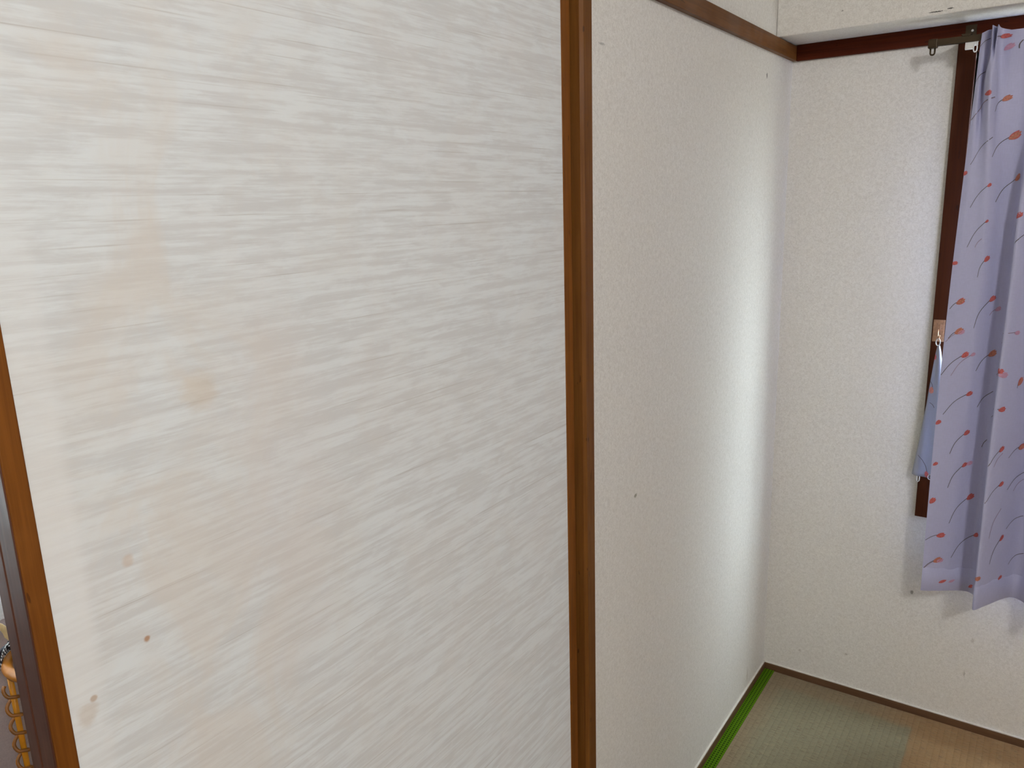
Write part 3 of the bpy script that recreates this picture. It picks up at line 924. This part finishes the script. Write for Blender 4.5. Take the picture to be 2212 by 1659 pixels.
vs, fs, uvs = [], [], []
zs = [1.052 - (1.052 - 0.7075) * k / 40 for k in range(41)]
NS = 10
for side in (0, 1):
    for z in zs:
        for s in range(NS + 1):
            p = tb_pt(s / NS, z)
            if side: p = Vector((p.x, 2 * -0.049 - p.y + 0.004, p.z)) if 0 else Vector((p.x, p.y + 0.0022 + 0.005 * math.sin(PI * s / NS), p.z))
            vs.append(tuple(p)); uvs.append((p.x, p.z))
off2 = len(zs) * (NS + 1)
for r in range(len(zs) - 1):
    for s in range(NS):
        a = r * (NS + 1) + s
        fs.append((a, a + NS + 1, a + NS + 2, a + 1))
        fs.append((off2 + a, off2 + a + 1, off2 + a + NS + 2, off2 + a + NS + 1))
    for s in (0, NS):
        a = r * (NS + 1) + s
        fs.append((a, off2 + a, off2 + a + NS + 1, a + NS + 1) if s == 0 else (a, a + NS + 1, off2 + a + NS + 1, off2 + a))
for s in range(NS):
    a = (len(zs) - 1) * (NS + 1) + s
    fs.append((a, off2 + a, off2 + a + 1, a + 1)); fs.append((s, s + 1, off2 + s + 1, off2 + s))
me = bpy.data.meshes.new('band'); me.from_pydata(vs, [], fs)
uv = me.uv_layers.new(name='UVMap')
for lp in me.loops: uv.data[lp.index].uv = uvs[lp.vertex_index]
for p in me.polygons: p.use_smooth = True
band = link('band', me, 'tieback', tbk); band.location = to


def _s(x, z):
    a = tb_pt(0, z).x; b = tb_pt(1, z).x
    return min(max((x - a) / (b - a), 0.0), 1.0)


TPR = []
for bud, end, kd, sz in (((0.3955, 1.022), (0.3945, 1.028), 'coral', 0.75), ((0.3955, 0.937), (0.389, 0.960), 'orange', 0.85), ((0.4035, 0.892), (0.392, 0.904), 'stem', 1), ((0.402, 0.717), (0.3765, 0.762), 'coral', 0.8)):
    print_tulip(bud, end, kd, sz, lambda x, z, l: tb_pt(_s(x, z), z, l), TPR)
for m_ in TPR:
    link('tulip_print', m_, None, band)
tube('ring', [(0.399 + 0.0046 * math.cos(2 * PI * k / 18) * (1 if True else 0), -0.053 - 0.001 * math.sin(2 * PI * k / 18), 1.0600 + 0.0090 * math.sin(2 * PI * k / 18)) for k in range(18)], 0.0013, 'steel_dull', tbk, 8, True).location = to
tube('cord_loop', [(0.3785, -0.0365, 0.712), (0.3775, -0.036, 0.700), (0.3785, -0.036, 0.692), (0.3812, -0.036, 0.6885), (0.3838, -0.036, 0.692), (0.3842, -0.036, 0.700), (0.3835, -0.0365, 0.711)], 0.0011, 'cord_white', tbk, 8).location = to
tube('end_ring', [(0.4085 + 0.005 * math.cos(2 * PI * k / 16), -0.0425, 0.708 + 0.0065 * math.sin(2 * PI * k / 16)) for k in range(16)], 0.0012, 'steel', tbk, 8, True).location = to

# ------------------------------------------------------------------ next room: window, lace, umbrella stand
w2 = empty('window_2', (NX - 0.05, -1.85, 0.5))
struct(w2, 'bright window of the next room behind a white lace curtain')
w2o = -Vector(w2.location)
for lo, hi in (((NX - 0.07, -2.5, 0.62), (NX - 0.03, -2.46, 1.80)), ((NX - 0.07, -1.24, 0.62), (NX - 0.03, -1.20, 1.80)), ((NX - 0.07, -2.46, 0.62), (NX - 0.03, -1.24, 0.67)), ((NX - 0.07, -2.46, 1.75), (NX - 0.03, -1.24, 1.80)), ((NX - 0.07, -1.87, 0.67), (NX - 0.03, -1.83, 1.75))):
    box('sash_frame', lo, hi, 'alu', w2, 0.001).location = w2o
for a, b in ((-2.46, -1.87), (-1.83, -1.24)):
    box('pane', (NX - 0.052, a, 0.67), (NX - 0.048, b, 1.75), 'glass', w2, 0.0).location = w2o

vs, fs = [], []
n = 120
for k in range(n + 1):
    y = -2.45 + 1.05 * k / n
    x = NX + 0.05 + 0.015 * math.sin(k * 0.62)
    for z in (1.84, 1.3, 0.8, 0.462):
        vs.append((x + 0.006 * math.sin(k * 0.31 + z * 3), y, z))
for k in range(n):
    for q in range(3):
        fs.append((k * 4 + q, k * 4 + q + 1, k * 4 + 5 + q, k * 4 + 4 + q))
me = bpy.data.meshes.new('lace_curtain'); me.from_pydata(vs, [], fs)
for p in me.polygons: p.use_smooth = True
t = NT('white_lace_cloth')
df = t.n('ShaderNodeBsdfDiffuse'); tl = t.n('ShaderNodeBsdfTranslucent'); mxs = t.n('ShaderNodeMixShader')
nz = t.noise(t.obj(), 300, 2)
cc = t.mix(t.ramp(nz, 0.4, 0.6), (0.80, 0.80, 0.80), (0.88, 0.88, 0.88))
t.l(cc, df.inputs[0]); t.l(cc, tl.inputs[0]); mxs.inputs[0].default_value = 0.55
t.l(df.outputs[0], mxs.inputs[1]); t.l(tl.outputs[0], mxs.inputs[2]); t.l(mxs.outputs[0], t.out.inputs[0])
M['lace_cloth'] = t.m
lc = link('lace_curtain', me, 'lace_cloth')
tag(lc, 'white lace curtain in the next room behind the umbrella stand', 'curtain')

CAMP = Vector((0.62226, -2.20189, 1.42653))
RIGHT = Vector((0.8230, 0.5680, 0)).normalized()
FWD = Vector((-0.568, 0.823, 0))            # horizontal direction roughly away from the camera's left
SC = Vector((-1.1731, -1.4779, 0.0))        # centre of the stand on the floor
VIEW = (Vector((SC.x, SC.y, 0)) - Vector((CAMP.x, CAMP.y, 0))).normalized()
SIDE = Vector((VIEW.y, -VIEW.x, 0))         # right-hand side as seen from the doorway
st = empty('umbrella_stand', SC)
tag(st, 'mustard rattan umbrella stand with coiled cane uprights in the next room', 'umbrella stand')
RR, RT = 0.108, 0.450


def ringpts(r, z, n=40):
    return [(r * math.cos(2 * PI * k / n), r * math.sin(2 * PI * k / n), z) for k in range(n)]


tube('rim', ringpts(RR, RT), 0.0115, 'rattan', st, 12, True)
tube('base_ring', ringpts(RR, 0.012), 0.012, 'rattan', st, 10, True)
bm = bmesh.new(); bmesh.ops.create_cone(bm, cap_ends=True, segments=32, radius1=RR, radius2=RR, depth=0.008, matrix=Matrix.Translation((0, 0, 0.022)))
me = bpy.data.meshes.new('tray'); bm.to_mesh(me); bm.free(); link('tray', me, 'rattan_d', st)
a0 = math.atan2((-SIDE * 0.972 - VIEW * 0.231).y, (-SIDE * 0.972 - VIEW * 0.231).x)
NR = 6
for k in range(NR):
    a = a0 + 2 * PI * k / NR
    px, py = RR * math.cos(a), RR * math.sin(a)
    rd = tube('upright', [(px, py, 0.015), (px, py, 0.15), (px, py, 0.29), (px, py, RT)], 0.0062, 'rattan_y', st, 10)
    pitch = 0.0455
    hp = []
    rl = 0.0175
    for q in range(int(8.8 * 16)):              # cane wound round the rod, each turn swinging out in a loop on one side
        n_, w_ = divmod(q / 16, 1.0)
        if w_ < 0.4:
            g = w_ / 0.4; e_, f_, h_ = 0.010 - (0.010 + 0.010) * g, -0.0085, 0.10 * g
        elif w_ < 0.8:
            g = (w_ - 0.4) / 0.4; e_, f_, h_ = -0.010 - (rl - 0.008) * math.sin(PI * g) + 0.006 * g, -0.0085 + 0.017 * g, 0.10 + 0.72 * g
        else:
            g = (w_ - 0.8) / 0.2; e_, f_, h_ = -0.004 + 0.014 * g, 0.0085 - 0.017 * g * g, 0.82 + 0.18 * g
        p_ = Vector((px, py, 0)) + SIDE * e_ + VIEW * f_
        hp.append((p_.x, p_.y, 0.025 + (n_ + h_) * pitch))
    tube('cane_coil', hp, 0.0040, 'rattan_d', rd, 7)

# scarf stuffed in the top of the stand, fringe hanging over the rim
sf = empty('scarf', SC + Vector((0, 0, 0.44)))
tag(sf, 'black and white fringed scarf lying in the mouth of the rattan stand', 'scarf')
vs, fs = [], []
for i in range(9):
    for k in range(28):
        a = 2 * PI * k / 28
        r = 0.078 * i / 8
        vs.append((r * math.cos(a), r * math.sin(a), 0.060 - 0.022 * (i / 8) ** 2 + 0.005 * math.sin(3 * a + i)))
for i in range(8):
    for k in range(28):
        k2 = (k + 1) % 28
        fs.append((i * 28 + k, (i + 1) * 28 + k, (i + 1) * 28 + k2, i * 28 + k2))
vs2 = [(x, y, z - 0.012) for x, y, z in vs]
nn = len(vs)
fs += [tuple(reversed([q + nn for q in f_])) for f_ in fs[:]]
fs += [(8 * 28 + k, 8 * 28 + k + nn, 8 * 28 + (k + 1) % 28 + nn, 8 * 28 + (k + 1) % 28) for k in range(28)]
me = bpy.data.meshes.new('scarf_body'); me.from_pydata(vs + vs2, [], fs)
for p in me.polygons: p.use_smooth = True
link('scarf_body', me, 'scarf', sf)
rr = random.Random(5)
aS = math.atan2(-SIDE.y, -SIDE.x)
bmf_v, bmf_f = [], []
for k in range(34):
    a = aS - 0.15 - 0.75 * k / 33 + rr.uniform(-0.02, 0.02)
    L = rr.uniform(0.8, 1.1)
    pts = []
    for q in range(6):
        s = q / 5
        r = 0.082 + 0.038 * math.sin(s * PI / 2)
        z = 0.036 + 0.012 * math.sin(PI * min(s * 1.6, 1)) - 0.085 * L * max(0, s - 0.55)
        pts.append((r * math.cos(a + 0.1 * s), r * math.sin(a + 0.1 * s), z + 0.006))
    tm = tube_me('f', pts, 0.0012, 5)
    b0 = len(bmf_v)
    bmf_v += [tuple(v.co) for v in tm.vertices]; bmf_f += [tuple(b0 + i for i in p.vertices) for p in tm.polygons]
    bpy.data.meshes.remove(tm)
me = bpy.data.meshes.new('fringe'); me.from_pydata(bmf_v, [], bmf_f)
fo = link('fringe', me, 'scarf', sf); fo['kind'] = 'stuff'


def umbrella(label, x, y, ztop, rot, handle_mat, cloth_mat, lean):
    u = empty('umbrella', SC + SIDE * x + VIEW * y + Vector((0, 0, 0.03)))
    tag(u, label, 'umbrella', 'umbrellas in the rattan stand')
    H = ztop - 0.03
    tip = SIDE * lean[0] + VIEW * lean[1]
    d = lambda s: tip * s + Vector((0, 0, H * s))
    tube('canopy', [d(0.06), d(0.3), d(0.6), d(0.78), d(0.82)], [0.006, 0.016, 0.02, 0.014, 0.006], cloth_mat, u, 12)
    tube('shaft', [d(0.0), d(0.5), d(0.88)], 0.004, 'steel', u, 8)
    R = 0.038
    hd = SIDE * math.cos(rot) + VIEW * math.sin(rot)
    pts = [d(0.80), d(0.9)] + [d(1.0) + hd * (R - R * math.cos(q)) + Vector((0, 0, R * math.sin(q) - R)) for q in [PI * 1.08 * k / 14 for k in range(15)]]
    tube('crook_handle', pts, 0.0068, handle_mat, u, 10)
    return u


umbrella('umbrella with a cream bamboo crook handle in the rattan stand', 0.0, 0.0, 0.548, PI, 'cream', 'lav_cloth', (-0.098, 0.03))
umbrella('umbrella with a black crook handle in the rattan stand', 0.02, 0.055, 0.474, PI, 'black', 'black', (-0.070, 0.0))
